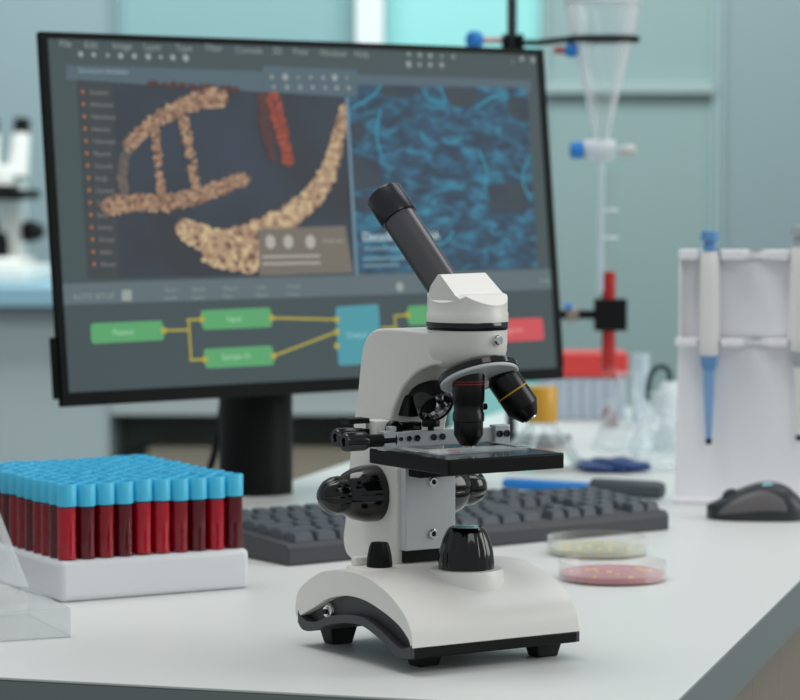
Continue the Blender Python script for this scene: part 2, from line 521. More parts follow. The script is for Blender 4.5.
# head
g = G(); g.lathe([(0.0270, 0.2238), (0.0270, 0.2140), (0.0266, 0.2085), (0.0252, 0.2035), (0.0225, 0.1995), (0.0180, 0.1970), (0.0, 0.1968)], (0.0012, 0, 0), n=64); obj('head_body', g, wp, ms)
g = G(); g.lathe([(0.0, 0.2232), (0.0274, 0.2232), (0.0278, 0.2238), (0.0278, 0.2282), (0.0274, 0.2288), (0, 0.2288)], (0.0012, 0, 0), n=64); obj('head_ring', g, M_['black_gl'], ms)
HA = math.radians(138 - 32)
tt = Vector((math.cos(HA), math.sin(HA), 0))
ss = Vector((math.sin(HA), -math.cos(HA), 0))
hc = Vector((0.0012, 0, 0))
def cut(q, planes):
    for co, no in planes:
        r = bmesh.ops.bisect_plane(q.bm, geom=q.bm.verts[:] + q.bm.edges[:] + q.bm.faces[:], dist=1e-6, plane_co=co, plane_no=no, clear_outer=True)
        bmesh.ops.edgenet_fill(q.bm, edges=[e for e in r['geom_cut'] if isinstance(e, bmesh.types.BMEdge)])


up_ = Vector((0, 0, 1))
g = G(); g.lathe([(0.0277, 0.2286), (0.0277, 0.2345), (0.0272, 0.2352), (0.0272, 0.2520)], hc, n=96)
cut(g, [(hc - tt * 0.0272 + up_ * 0.2400, -tt * 0.62 + up_), (hc - ss * 0.0272 + up_ * 0.2420, -ss * 0.75 + up_), (hc + ss * 0.0272 + up_ * 0.2420, ss * 0.75 + up_), (hc + up_ * 0.2476, up_)])
q = G(); q.lathe([(0.0270, 0.2425), (0.0270, 0.2620)], hc, n=96)
zr = up_ * 0.2607
cut(q, [(hc + tt * 0.004 + zr, -tt * 0.93 + up_), (hc + tt * 0.006 + zr, tt + up_ * 0.75), (hc + ss * 0.0235 + zr, ss + up_ * 0.10), (hc - ss * 0.0235 + zr, -ss + up_ * 0.10), (hc + zr, up_)])
ph_ = obj('prism_housing', q, wp, ms, 0.0005, 2, ang=25)
obj('housing_collar', g, wp, ph_)
g = G(); g.lathe([(0.0036, -0.002), (0.0036, 0.0018), (0.0030, 0.0030), (0, 0.0032)], hc + Vector((0.0272 * math.cos(math.radians(-77)), 0.0272 * math.sin(math.radians(-77)), 0.2168)),
                 (math.cos(math.radians(-77)), math.sin(math.radians(-77)), 0)); obj('lock_screw', g, M_['chrome'], ms)
# eyepiece tube
td = (tt * 0.675 + Vector((0, 0, 0.755))).normalized()
tb = hc + tt * 0.0137 + Vector((0, 0, 0.2437))
g = G(); g.lathe([(0.0119, -0.002), (0.0119, 0.072), (0.0, 0.072)], tb, td, n=48); et = obj('eyepiece_tube', g, M_['black_an'], ms)
g = G(); g.lathe([(0.0119, 0.0715), (0.0131, 0.0718), (0.0134, 0.0730), (0.0134, 0.0925), (0.0129, 0.0940), (0.0100, 0.0944), (0.0085, 0.0925), (0.0, 0.0915)], tb, td, n=48)
obj('eyepiece', g, mat('eyepiece_black', (62, 62, 66), 0.26, metal=0.8), et)
# nosepiece and objectives
be = math.radians(25)
dn = Vector((0, -math.sin(be), -math.cos(be)))
cn = Vector((0.0008, -0.0155, 0.1905))
g = G(); g.lathe([(0.0190, -0.0100), (0.0255, -0.0070), (0.0272, -0.0055), (0.0274, -0.0020), (0.0266, -0.0012), (0, -0.0012)], cn, dn, n=64); npz = obj('nosepiece', g, M_['black_gl'], ms)
g = G(); g.lathe([(0.0268, -0.0014), (0.0270, 0.0000), (0.0262, 0.0008), (0.0240, 0.0008), (0.0235, 0.0004), (0, 0.0004)], cn, dn, n=64); obj('turret_face', g, mat('turret_white', (214, 218, 219), 0.3, spec=0.5), npz)
wv = Vector((0, -math.cos(be), math.sin(be)))
OX, OY = -0.0080, -0.0155
g = G(); g.lathe([(0.0085, 0.1985), (0.0106, 0.1975), (0.0109, 0.1960), (0.0109, 0.1760), (0.0102, 0.1745), (0.0100, 0.1690), (0.0107, 0.1675), (0.0107, 0.1625), (0.0099, 0.1620),
                  (0.0099, 0.1535), (0.0090, 0.1515), (0.0056, 0.1460), (0.0, 0.1460)], (OX, OY, 0), n=48); ob = obj('objective_lens', g, mat('objective_black', (13, 12, 12), 0.3, spec=0.35), ms)
g = G()
for z in (0.1893, 0.1875):
    g.torus((OX, OY, z), (0, 0, 1), 0.01085, 0.00035, 40, 6)
obj('colour_ring', g, M_['redring'], ob)
g = G(); g.lathe([(0.0044, 0.1461), (0.0040, 0.1448), (0.0025, 0.1446), (0.0, 0.1450)], (OX, OY, 0)); obj('lens_tip', g, M_['chrome'], ob)
g = G(); g.lathe([(0.0022, 0), (0.0022, 0.003), (0, 0.0032)], (OX + 0.0110, OY, 0.1715), (1, 0, 0)); obj('set_screw', g, M_['black_mt'], ob)
sv = Vector((1, 0, 0))
u2 = (dn * math.cos(be) + sv * math.sin(be)).normalized()
p2 = cn + sv * 0.0165 + wv * 0.002 - dn * 0.001
g = G(); g.lathe([(0.0080, -0.002), (0.0100, 0.0), (0.0114, 0.0015), (0.0114, 0.0260), (0.0104, 0.0278), (0.0060, 0.0350), (0.0, 0.0350)], p2, u2, n=48); ob2 = obj('objective_lens', g, mat('objective_black_b', (13, 12, 12), 0.3, spec=0.35), ms)
g = G(); g.torus(p2 + u2 * 0.0140, u2, 0.01135, 0.0006, 40, 6); obj('colour_ring', g, M_['yellow'], ob2)
g = G(); g.lathe([(0.0049, 0.0349), (0.0045, 0.0359), (0.0030, 0.0360), (0.0, 0.0355)], p2, u2); obj('lens_tip', g, M_['chrome'], ob2)
# upper lamp on the arm
ld = Vector((0.0, -0.78, -0.58)).normalized()
lp = Vector((-0.002, 0.0545, 0.1830))
g = G(); g.open_lathe([(0.0005, 0.0), (0.0128, 0.0), (0.0136, 0.002), (0.0136, 0.0250), (0.0130, 0.0262), (0.0114, 0.0262), (0.0114, 0.0255)], lp, ld, 40); lo = obj('top_lamp', g, M_['black_gl'], ms)
g = G(); g.open_lathe([(0.0114, 0.0256), (0.0095, 0.0180), (0.0050, 0.0125), (0.0025, 0.0110), (0.0, 0.0110)], lp, ld, 12); obj('reflector', g, M_['chrome'], lo, ang=10)
g = G(); g.box((-0.018, 0.0440, 0.1610), (0.012, 0.064, 0.1760)); obj('lamp_bracket', g, M_['black_mt'], ms, 0.001, 2)
# stage
g = G(); g.box((-0.0495, -0.0550, 0.1310), (0.0430, 0.0450, 0.1414)); stg = obj('stage', g, M_['black_mt'], ms, 0.0012, 3)
g = G(); g.box((-0.0490, -0.0545, 0.14138), (0.0425, 0.0445, 0.14155)); obj('stage_top', g, mat('stage_gloss', (24, 26, 30), 0.14, spec=0.6), stg)
g = G(); g.lathe([(0.0085, 0.14156), (0.0085, 0.14170), (0.0, 0.14170)], (0.0012, 0, 0)); obj('stage_aperture', g, mat('aperture', (120, 130, 132), 0.1), stg)
g = G(); g.box((-0.018, 0.030, 0.120), (0.018, 0.0500, 0.1309)); obj('stage_carrier', g, M_['black_mt'], ms, 0.001, 2)
g = G(); g.cyl((-0.006, 0.020, 0.131), (-0.006, 0.020, 0.1275), 0.0025); obj('stop_screw', g, M_['silver'], stg)
mst = G(); mst.box((-0.0500, 0.0200, 0.1430), (0.0360, 0.0235, 0.1536)); rail = obj('slide_guide_rail', mst, M_['silver'], ms, 0.0004, 2)
g = G(); g.box((-0.0560, 0.0140, 0.1420), (-0.0470, 0.0240, 0.1550)); g.box((-0.0500, 0.0165, 0.1545), (-0.0450, 0.0225, 0.1580)); obj('rail_end_block', g, M_['silver'], ms, 0.0005, 2)
g = G(); g.box((0.0355, 0.0170, 0.1418), (0.0480, 0.0245, 0.1550)); eb = obj('rail_end_block', g, M_['silver'], ms, 0.0005, 2)
for x in (0.0390, 0.0448):
    g = G(); g.lathe([(0.0024, 0), (0.0024, 0.0012), (0.0015, 0.0012), (0.0012, 0.0004), (0, 0.0004)], (x, 0.0170, 0.1490), (0, -1, 0)); obj('screw', g, M_['black_gl'], eb)
for x, r in ((-0.0395, 0.0014), (-0.0330, 0.0018), (-0.0265, 0.0022), (-0.0130, 0.0022), (-0.0060, 0.0022)):
    g = G(); g.lathe([(r, 0), (r, 0.0012), (0, 0.0014)], (x, 0.0200, 0.1490), (0, -1, 0)); obj('screw', g, M_['black_gl'], rail)
g = G(); g.lathe([(0.0022, 0.1535), (0.0022, 0.1560), (0.0058, 0.1562), (0.0062, 0.1572), (0.0062, 0.1595), (0.0056, 0.1604), (0, 0.1604)], (-0.0140, 0.0220, 0)); obj('thumb_screw', g, M_['black_mt'], rail)
g = G()
g.cyl((-0.0460, 0.0180, 0.1490), (-0.0730, 0.0180, 0.1490), 0.0044); obj('knob_shaft', g, M_['black_mt'], ms)
for y, x1, z in ((0.0270, -0.0950, 0.1515), (0.0155, -0.0950, 0.1495)):
    g = G(); g.lathe([(0.0060, 0), (0.0064, 0.0015), (0.0064, 0.0150), (0.0058, 0.0165), (0.0030, 0.0166), (0.0026, 0.0152), (0, 0.0152)], (-0.0705, y, z), (-1, 0, 0), n=48,
                     mod=lambda th, h: 1 - 0.06 * max(0, math.cos(12 * th)) * (0.001 < h < 0.0155)); obj('stage_knob', g, M_['black_gl'], ms)
g = G(); g.box((-0.0690, 0.0380, 0.1590), (-0.0530, 0.0500, 0.1625)); obj('carriage_plate', g, M_['black_mt'], ms, 0.0005, 2)
g = G(); g.box((-0.0640, 0.0380, 0.1500), (-0.0530, 0.0500, 0.1550)); obj('carriage_plate', g, M_['black_mt'], ms, 0.0005, 2)
g = G(); g.box((-0.0530, 0.0300, 0.1420), (-0.0420, 0.0440, 0.1610)); obj('carriage_block', g, M_['white_pl'], ms, 0.0006, 2)
g = G(); g.box((-0.0400, 0.0270, 0.1535), (-0.0180, 0.0360, 0.1590)); g.cyl((-0.0400, 0.0255, 0.1550), (-0.0400, 0.0370, 0.1550), 0.0060); obj('rack_bar', g, M_['black_gl'], ms, 0.0006, 2)
for x0, x1, y0 in ((0.0310, 0.0400, -0.0150), (-0.0470, -0.0370, -0.0120)):
    g = G(); g.box((x0, y0, 0.1428), (x1, 0.0200, 0.1438)); obj('slide_clip', g, M_['silver'], ms, 0.0003, 2)

# glass slide lying on the stage
sl = thing('microscope_slide', 'thin glass specimen slide lying on the black microscope stage', 'slide', (0.0446, -0.074, 0.14156), math.radians(32))
g = G(); g.box((-0.0370, -0.0230, 0.0), (0.0360, 0.0030, 0.0011)); obj('glass_strip', g, M_['glass_thick'], sl)
g = G(); g.lathe([(0.0048, 0.0011), (0.0044, 0.0014), (0, 0.0014)], (-0.0200, -0.0160, 0)); obj('specimen', g, mat('specimen_pink', (190, 124, 116), 0.4), sl)

# ------------------------------------------------------------------ monitor
MC = Vector((-0.0819, 0.8455, 0.2886))
MA, MT = 0.6501, 0.1044
mon = thing('computer_monitor', 'large black computer monitor showing DNA images behind the microscope', 'monitor', (-0.149, 0.934, 0), MA)
LM = (Matrix.Translation((-0.149, 0.934, 0)) @ Matrix.Rotation(MA, 4, 'Z')).inverted() @ MC
PM = Matrix.Translation(LM) @ Matrix.Rotation(PI / 2 - MT, 4, 'X')
hw, hh = 0.306, 0.1739
bez = mat('bezel_black', (5, 7, 8), 0.5, spec=0.12)
g = G(); g.box((-hw, -hh - 0.0035, -0.0075), (hw, hh, -0.0035)); g.box((-0.22, -0.12, -0.030), (0.22, 0.11, -0.0074)); obj('back_shell', g, bez, mon, 0.001, 2, M=PM)
g = G()
bl = 0.0075
g.box((-hw, -hh + 0.0085, -0.0034), (-hw + bl, hh, 0.0012)); g.box((hw - bl, -hh + 0.0085, -0.0034), (hw + 0.0015, hh, 0.0012))
g.box((-hw + bl, hh - 0.006, -0.0034), (hw - bl, hh, 0.0012)); g.box((-hw, -hh - 0.0035, -0.0034), (hw, -hh + 0.0085, 0.0012))
obj('bezel', g, bez, mon, M=PM)
g = G(); g.box((-hw - 0.0045, -0.170, -0.010), (-hw - 0.0001, -0.112, -0.0010)); obj('side_clip', g, bez, mon, 0.001, 2, M=PM)
g = G(); g.lathe([(0.038, 0.0), (0.038, 0.30), (0.034, 0.306), (0, 0.306)], (0, 0, 0), n=48); pole = obj('pole', g, M_['black_mt'], mon)
g = G(); g.box((-0.02, -0.090, 0.26), (0.02, -0.030, 0.30)); obj('neck', g, M_['black_mt'], mon, 0.003)
g = G(); g.box((-hw + bl, -hh + 0.0095, -0.003), (hw - bl, hh - 0.006, 0.0)); scr = obj('screen', g, glow('screen_grey', (64, 79, 81)), mon, M=PM)

HM = (0.0011372755228558052, -7.110780507062834e-05, -0.34625062317946836, -9.166349886105052e-06, -0.0009282627874609461,
      0.20208100213003505, -0.00024117929016753128, 2.248510373803425e-05)


def sp(x, y, z=0.0003):
    w = HM[6] * x + HM[7] * y + 1
    return Vector(((HM[0] * x + HM[1] * y + HM[2]) / w, (HM[3] * x + HM[4] * y + HM[5]) / w, z))


def on_screen(name, g, m, mats=None):
    return obj(name, g, m, scr, mats=mats)


def quad(g, pts, z=0.0003):
    g.poly([sp(x, y, z) for x, y in pts])


def rbox(g, pts, z, r=0.003):
    """rounded four-cornered patch"""
    P = [sp(x, y, z) for x, y in pts]
    out = []
    for i in range(4):
        a, b, c = P[i - 1], P[i], P[(i + 1) % 4]
        u, v = (a - b).normalized(), (c - b).normalized()
        for k in range(5):
            t = k / 4
            out.append(b + u * r * (1 - t) ** 2 + v * r * t ** 2)
    g.poly(out)


def line(g, pts, w, z):
    P = [sp(x, y, z) for x, y in pts]
    for a, b in zip(P, P[1:]):
        d = (b - a).normalized()
        n = Vector((-d.y, d.x, 0)) * w / 2
        e = d * w / 2
        g.poly([a - n - e, b - n + e, b + n + e, a + n - e])


def write(g, s, x, y, h, z=0.0012, bold=0.0):
    """letters on the screen: s starts at pixel x, y (baseline) with body height h in metres"""
    cu = bpy.data.curves.new('t', 'FONT')
    cu.body = s
    cu.size = h
    cu.offset = bold
    ob = bpy.data.objects.new('t', cu)
    me = bpy.data.meshes.new_from_object(ob)
    o = sp(x, y, z)
    vs = [g.bm.verts.new(v.co + o) for v in me.vertices]
    for p in me.polygons:
        g.f([vs[i] for i in p.vertices])
    bpy.data.objects.remove(ob)
    bpy.data.curves.remove(cu)
    bpy.data.meshes.remove(me)


def noisy(name, ramp, scale, stretch=(1, 1, 1), dist=0.0, detail=5, k=1.0):
    m = glow(name, (0, 0, 0), k)
    nt = m.node_tree
    b = nt.nodes['Principled BSDF']
    tc = nt.nodes.new('ShaderNodeTexCoord')
    mp = nt.nodes.new('ShaderNodeMapping')
    mp.inputs['Scale'].default_value = stretch
    n = nt.nodes.new('ShaderNodeTexNoise')
    n.inputs['Scale'].default_value = scale
    n.inputs['Detail'].default_value = detail
    n.inputs['Distortion'].default_value = dist
    cr = nt.nodes.new('ShaderNodeValToRGB')
    while len(cr.color_ramp.elements) < len(ramp):
        cr.color_ramp.elements.new(0.5)
    for e, (p, c) in zip(cr.color_ramp.elements, ramp):
        e.position = p
        e.color = lin(c) + (1,)
    nt.links.new(tc.outputs['Object'], mp.inputs['Vector'])
    nt.links.new(mp.outputs[0], n.inputs['Vector'])
    nt.links.new(n.outputs['Fac'], cr.inputs[0])
    nt.links.new(cr.outputs[0], b.inputs['Emission Color'])
    return m


panel = glow('panel_blue_grey', (80, 99, 109))
g = G(); quad(g, [(66, 65), (530, 80), (531, 92), (345, 97), (66, 80)]); quad(g, [(262, 66), (357, 70), (357, 97), (262, 92)], 0.0009); on_screen('title_bar', g, panel)
g = G(); quad(g, [(57, 284), (553, 269), (554, 289), (59, 305)]); on_screen('middle_bar', g, glow('bar_grey', (91, 107, 112)))
g = G(); quad(g, [(59, 306), (554, 290), (559, 368), (64, 391)]); on_screen('lower_panel', g, glow('lower_grey', (62, 76, 79)))
# left picture: a strand model
g = G(); quad(g, [(77, 80), (262, 92), (345, 97), (355, 274), (88, 279)], 0.0005)
on_screen('strand_picture', g, noisy('picture_dark', [(0.3, (48, 50, 54)), (0.55, (50, 60, 70)), (0.75, (56, 64, 80))], 9.0, detail=2))
g = G(); quad(g, [(77, 80), (112, 82), (119, 278), (88, 279)], 0.0007); on_screen('list_panel', g, glow('list_grey', (58, 64, 66)))
tan = [glow('strand_tan', (144, 112, 92)), glow('strand_light', (170, 142, 114)), glow('strand_dark', (108, 80, 66)), glow('strand_pale', (194, 172, 134))]
rnd = random.Random(3)


def strand(name, paths, mats, w=(0.4, 0.34, 0.26, 0)):
    g = G()
    g.mi = 0
    for pts, r0, r1, dens in paths:
        P = spline([p + (0,) for p in pts], 12)
        for i in range(0, len(P), 2):
            r = (r0 + (r1 - r0) * i / (len(P) - 1)) * 0.86
            g.poly([sp(P[i][0] + r * math.cos(2 * PI * k / 12), P[i][1] + r * math.sin(2 * PI * k / 12), 0.0008 + 0.00001 * (i % 7)) for k in range(12)])
        for i, p in enumerate(P):
            g.mi = 0
            t = i / (len(P) - 1)
            r = r0 + (r1 - r0) * t
            for _ in range(dens):
                a = rnd.uniform(0, 2 * PI)
                q = r * math.sqrt(rnd.random())
                cx, cy = p[0] + q * math.cos(a), p[1] + q * math.sin(a)
                rr = rnd.uniform(0.08, 0.20) * r + 0.9
                z = 0.0010 + rnd.random() * 0.0008
                g.mi = rnd.choices(range(len(mats)), w[:len(mats)])[0]
                g.poly([sp(cx + rr * math.cos(2 * PI * k / 8), cy + rr * math.sin(2 * PI * k / 8), z) for k in range(8)])
    g.mi = 0
    return on_screen(name, g, None, mats)


strand('strand_model', [([(217, 98), (197, 101), (172, 111), (147, 127), (128, 146)], 9.5, 6, 14),
                        ([(108, 206), (131, 203), (165, 203), (199, 195), (241, 180)], 9, 7.5, 14),
                        ([(155, 130), (160, 192)], 4.5, 4.5, 9), ([(183, 120), (195, 188)], 5, 5, 9)],
       [tan[0], tan[1], tan[2]])
strand('strand_rung', [([(128, 148), (122, 170), (124, 197)], 5, 5, 5)], [glow('strand_far', (104, 92, 86)), glow('strand_far_b', (84, 80, 80))])  # greyer left-hand rung of the strand model
strand('strand_front', [([(343, 108), (338, 135), (330, 165), (314, 195), (288, 216), (262, 234)], 4, 14, 14), ([(262, 238), (225, 246), (196, 236), (184, 228)], 19, 8, 20),
                        ([(215, 256), (250, 262)], 13, 11, 20)], [tan[1], tan[3], tan[0], tan[2]], (0.4, 0.3, 0.2, 0.1))
red = [glow('strand_red', (128, 60, 48)), glow('strand_orange', (160, 76, 56)), glow('strand_maroon', (84, 54, 52))]
strand('strand_red', [([(272, 97), (278, 118), (283, 140), (287, 162)], 7, 5, 12)], red, (0.5, 0.4, 0.1))
mar = [red[2], glow('strand_black', (74, 54, 54))]
strand('strand_maroon', [([(262, 98), (264, 120), (266, 135), (272, 158)], 6, 4, 7)], mar, (0.6, 0.4))
strand('strand_top', [([(150, 84), (200, 87), (235, 90)], 3, 3, 5)], mar, (0.5, 0.5))
g = G(); quad(g, [(257, 229), (344, 226), (352, 273), (258, 276)], 0.0022); ov = on_screen('caption_box', g, glow('caption_grey', (112, 106, 96)))
g = G()
for x in (269, 287, 309):
    g.poly([sp(x, 242, 0.0024) + Vector((0.0065 * math.cos(2 * PI * k / 6 + 0.5), 0.0075 * math.sin(2 * PI * k / 6 + 0.5), 0)) for k in range(6)])
write(g, 'Model view', 322, 243, 0.0055, 0.0024)
for y in (257, 264):
    line(g, [(262, y), (318, y - 1)], 0.0022, 0.0024)
on_screen('caption_icons', g, glow('caption_white', (170, 168, 160)))
# right picture
g = G(); quad(g, [(347, 100), (356, 85), (527, 88), (537, 268), (357, 274)], 0.0005)
on_screen('cell_picture', g, noisy('picture_teal', [(0.34, (42, 58, 74)), (0.48, (45, 76, 98)), (0.58, (48, 98, 124)), (0.72, (56, 134, 158))], 40.0, (1.0, 2.2, 1), 0.9, 6))
cdm = noisy('cell_dark', [(0.3, (58, 68, 76)), (0.7, (46, 58, 72))], 30)
for c in ([(374, 85), (421, 86), (413, 98), (382, 97)], [(442, 87), (479, 88), (474, 108), (450, 107)], [(506, 96), (528, 97), (529, 124), (508, 116)],
          [(487, 184), (527, 182), (529, 212), (490, 214)], [(349, 154), (380, 160), (384, 188), (352, 190)], [(350, 196), (374, 196), (376, 212), (351, 212)], [(352, 120), (366, 124), (364, 142), (351, 140)]):
    g = G(); rbox(g, c, 0.0007, 0.008); on_screen('dark_cell', g, cdm)
cym = glow('cyan_line', (56, 138, 160))
for pts in ([(352, 108), (372, 96), (380, 86)], [(423, 90), (430, 100), (444, 102), (440, 88)], [(476, 108), (490, 98), (506, 92)], [(380, 110), (376, 135), (382, 158)],
            [(478, 150), (486, 170), (484, 190)], [(527, 160), (522, 180), (530, 200)], [(380, 236), (392, 250), (440, 244), (452, 232)]):
    g = G(); line(g, [tuple(p[:2]) for p in spline([q + (0,) for q in pts], 6)], 0.0025, 0.0009); on_screen('cell_membrane', g, cym)
g = G()
for x0, x1 in ((0, 1),):
    quad(g, [(344, 98), (347, 98), (357, 275), (354, 275)], 0.0020)
on_screen('divider', g, glow('divider_blue', (106, 134, 150)))
g = G(); write(g, 'Decoding the DNA', 362, 241, 0.0124, 0.0012, 0.0002); on_screen('heading', g, glow('heading_white', (178, 196, 200)))
g = G()
for y, x1 in ((249, 402), (259, 405), (266, 398)):
    line(g, [(364, y), (x1, y - 1)], 0.0026, 0.0012)
on_screen('caption_lines', g, glow('caption_lines', (108, 140, 152)))
# menus
lab = glow('menu_white', (138, 148, 146))


def word(name, t, x, y, h, m=lab, z=0.0012, bold=0.0):
    g = G()
    write(g, t, x, y, h, z, bold)
    on_screen(name, g, m)


for t_, x, y in (('File', 59, 47), ('Edit', 84, 48), ('Image', 112, 49), ('Layer', 143, 50), ('Type', 175, 51), ('Filter', 205, 51), ('Console', 235, 53), ('3D', 272, 54), ('View', 292, 54.5), ('Window', 319, 56), ('Help', 354, 57)):
    word('menu_word', t_, x, y, 0.0094)
word('panel_title', 'Structure database', 78, 73, 0.0072, glow('title_text', (140, 160, 168)))
word('bar_title', 'AUTO SETUP', 72, 300, 0.0078)
for x, a, b in ((164, 'Node', 'Graph'), (191, 'Sample', 'Layout'), (222, 'Measure', 'Type'), (256, 'Scale', 'Blend'), (286, 'Output', 'Values')):
    word('bar_word', a, x, 292 - (x - 163) * .03, 0.0056); word('bar_word', b, x, 300 - (x - 163) * .03, 0.0056)
lt = glow('list_text', (128, 130, 128))
names = ('Nucleus', 'Ribosome', 'Membrane', 'Histone', 'Telomere', 'Plasmid', 'Vacuole', 'Golgi', 'Cytosol', 'Codon', 'Exon', 'Intron', 'Primer', 'Helix', 'Strand')
bo = glow('bullet_orange', (176, 112, 78))
for i in range(15):
    word('list_word', names[i], 89 + i * 0.8, 94.5 + i * 12.3, 0.0062, lt)
    g = G()
    c = sp(82 + i * 0.82, 92 + i * 12.3, 0.0013)
    g.poly([c + Vector((0.0017 * math.cos(2 * PI * k / 10), 0.0017 * math.sin(2 * PI * k / 10), 0)) for k in range(10)])
    on_screen('list_bullet', g, bo)
icm = glow('icon_white', (146, 156, 154))


def icon(x, y, k, r=0.0030):
    g = G()
    c = sp(x, y, 0.0013)
    n = (3, 4, 6, 12)[k % 4]
    g.poly([c + Vector((r * math.cos(2 * PI * i / n + k), r * math.sin(2 * PI * i / n + k), 0)) for i in range(n)])
    on_screen('icon', g, icm)


for i, x in enumerate((80, 93, 107, 120, 133.5, 147.5, 160, 172, 185)):
    icon(x, 54.5 + (x - 80) * 0.035, i * 3 + 2, 0.0030 + 0.0008 * (i in (5, 8)))
for i, x in enumerate((408, 419, 429.5, 441, 452.5)):
    icon(x, 54.5 + i * 0.6, i + 1, 0.0026)
    if i < 4:
        icon(x, 64.5 + i * 0.2, i * 2 + 3, 0.0026 + 0.0008 * (i in (0, 3)))
for i, x in enumerate((271, 284.5, 297.5, 310, 322.5, 334, 346)):
    icon(x, 77 + i * 0.15, i * 5 + 2, 0.0022 + 0.0014 * (i in (1, 5))); icon(x + 2, 87 + i * 0.2, i * 3 + 1, 0.0022 + 0.0014 * (i in (1, 5)))
icon(521, 59, 2); icon(532, 60, 3); icon(512, 62, 1, 0.0015); icon(399, 287, 3, 0.0050); icon(430, 286, 2, 0.0025); icon(541, 281, 1, 0.002); icon(547, 281, 2, 0.002)
g = G(); rbox(g, [(121, 290), (131, 290), (131, 301), (121, 301)], 0.0013, 0.0015); on_screen('icon', g, icm)
# node graph
yl = glow('wire_yellow', (170, 160, 60))
for p in ([(163, 330.5), (188, 330)], [(188, 320), (190.5, 360)], [(187, 320), (201, 319.5)], [(190, 360), (204, 359.5)], [(271, 318), (336, 319.5)], [(273, 356), (336, 332)],
          [(382, 328), (396, 327.5)], [(394, 316), (395, 328)], [(394, 316), (407, 315)], [(470, 314), (484, 328)]):
    g = G(); line(g, p, 0.0024, 0.0010); on_screen('node_wire', g, yl)
for x, y in ((163, 330.5), (201, 319.5), (204, 359.5), (271, 318), (273, 356), (336, 319.5), (336, 332), (336, 346), (407, 315)):
    c = sp(x, y, 0.0014)
    g = G(); g.poly([c + Vector((0.0034 * math.cos(2 * PI * k / 12), 0.0034 * math.sin(2 * PI * k / 12), 0)) for k in range(12)]); on_screen('node_port', g, yl)
gr = glow('node_green', (86, 160, 104))
for nm, c, m, s, tx in (('green_node', [(90, 323.5), (162, 320.5), (164, 340), (91, 344)], gr, 'Patient', (112, 335.5)), ('green_node', [(200, 310.5), (270, 307.5), (272, 327), (202, 330)], gr, 'Input', (226, 322)),
                        ('green_node', [(203, 349), (272, 345.5), (274, 365), (205, 368.5)], gr, 'Sample 01', (221, 360)), ('teal_node', [(335, 307), (378, 304), (382, 363), (338, 366)], glow('node_teal', (72, 148, 160)), 'Output', (346, 338)),
                        ('green_node', [(407, 306), (470, 303.5), (472, 323), (408, 325.5)], gr, 'Result', (430, 318)), ('red_node', [(484, 320), (542, 317.5), (544, 340), (485, 343)], glow('node_red', (200, 78, 84)), 'Negative', (500, 333))):
    g = G(); rbox(g, c, 0.0007, 0.004); on_screen(nm, g, m)
    g = G(); write(g, s, tx[0], tx[1], 0.0085, 0.0013); on_screen('node_caption', g, glow('node_caption', (160, 206, 172) if 'green' in nm else ((150, 200, 208) if 'teal' in nm else (228, 150, 150))))

# cable hanging behind the monitor
g = G(); g.tube(spline([(-0.175, 0.985, 0.20), (-0.183, 0.995, 0.12), (-0.195, 1.0, 0.04), (-0.215, 1.0, -0.04), (-0.25, 1.02, -0.3), (-0.26, 1.03, -0.9)], 8), 0.004)
tag(obj('monitor_cable', g, M_['rubber']), 'black cable hanging behind the monitor pole', 'cable')

# ------------------------------------------------------------------ keyboard
kb = thing('keyboard', 'dark grey computer keyboard lying behind the microscope', 'keyboard', (-0.0935, 0.374, 0), math.radians(36.0))
KT = Matrix.Rotation(math.radians(3.6), 4, 'X')
g = G(); g.prism([(0.0, 0.0), (0.0, 0.0145), (0.004, 0.0180), (0.146, 0.0265), (0.150, 0.0245), (0.150, 0.0)], 0, 0.0, 0.424)
obj('case', g, M_['kb'], kb, 0.002, 3)
kmesh = {}


def key(w, x, y):
    z = 0.0180 + (y - 0.004) * 0.0085 / 0.142
    if w not in kmesh:
        q = G()
        a = w / 2 - 0.0008
        v = [q.bm.verts.new((sx * r, sy * rr, h)) for h, r, rr in ((-0.001, a, 0.0087), (0.0075, a - 0.0022, 0.0062)) for sx, sy in ((-1, -1), (1, -1), (1, 1), (-1, 1))]
        for f in ((3, 2, 1, 0), (4, 5, 6, 7), (0, 1, 5, 4), (1, 2, 6, 5), (2, 3, 7, 6), (3, 0, 4, 7)):
            q.f([v[i] for i in f])
        o = obj('key', q, M_['key'], kb, 0.0012, 2)
        kmesh[w] = o
    else:
        o = kmesh[w].copy()
        COL.objects.link(o)
        o.parent = kb
    o.location = (x, y, z)
    o.rotation_euler = (math.radians(3.4), 0, 0)


U_ = 0.0186
rows = [[1.25, 1.25, 1.25, 5.75, 1.25, 1.25, 1.25, 1.25], [2.25] + [1] * 10 + [2.25], [1.75] + [1] * 11 + [1.75], [1.5] + [1] * 12 + [1], [1] * 13 + [1.5], [1] * 14]
for r, ws in enumerate(rows):
    y = 0.016 + r * 0.0212 + (0.006 if r == 5 else 0)
    x = 0.010
    for w in ws:
        key(round(w * U_, 5), x + w * U_ / 2, y)
        x += w * U_
    for k in range(3):
        if r not in (2,) and not (r == 1 and k != 1):
            key(round(U_, 5), 0.289 + k * U_ + U_ / 2, y)
    for k in range(4):
        if r < 5 and not (r == 0 and k == 1):
            key(round(U_, 5), 0.3475 + k * 0.0180 + U_ / 2, y)

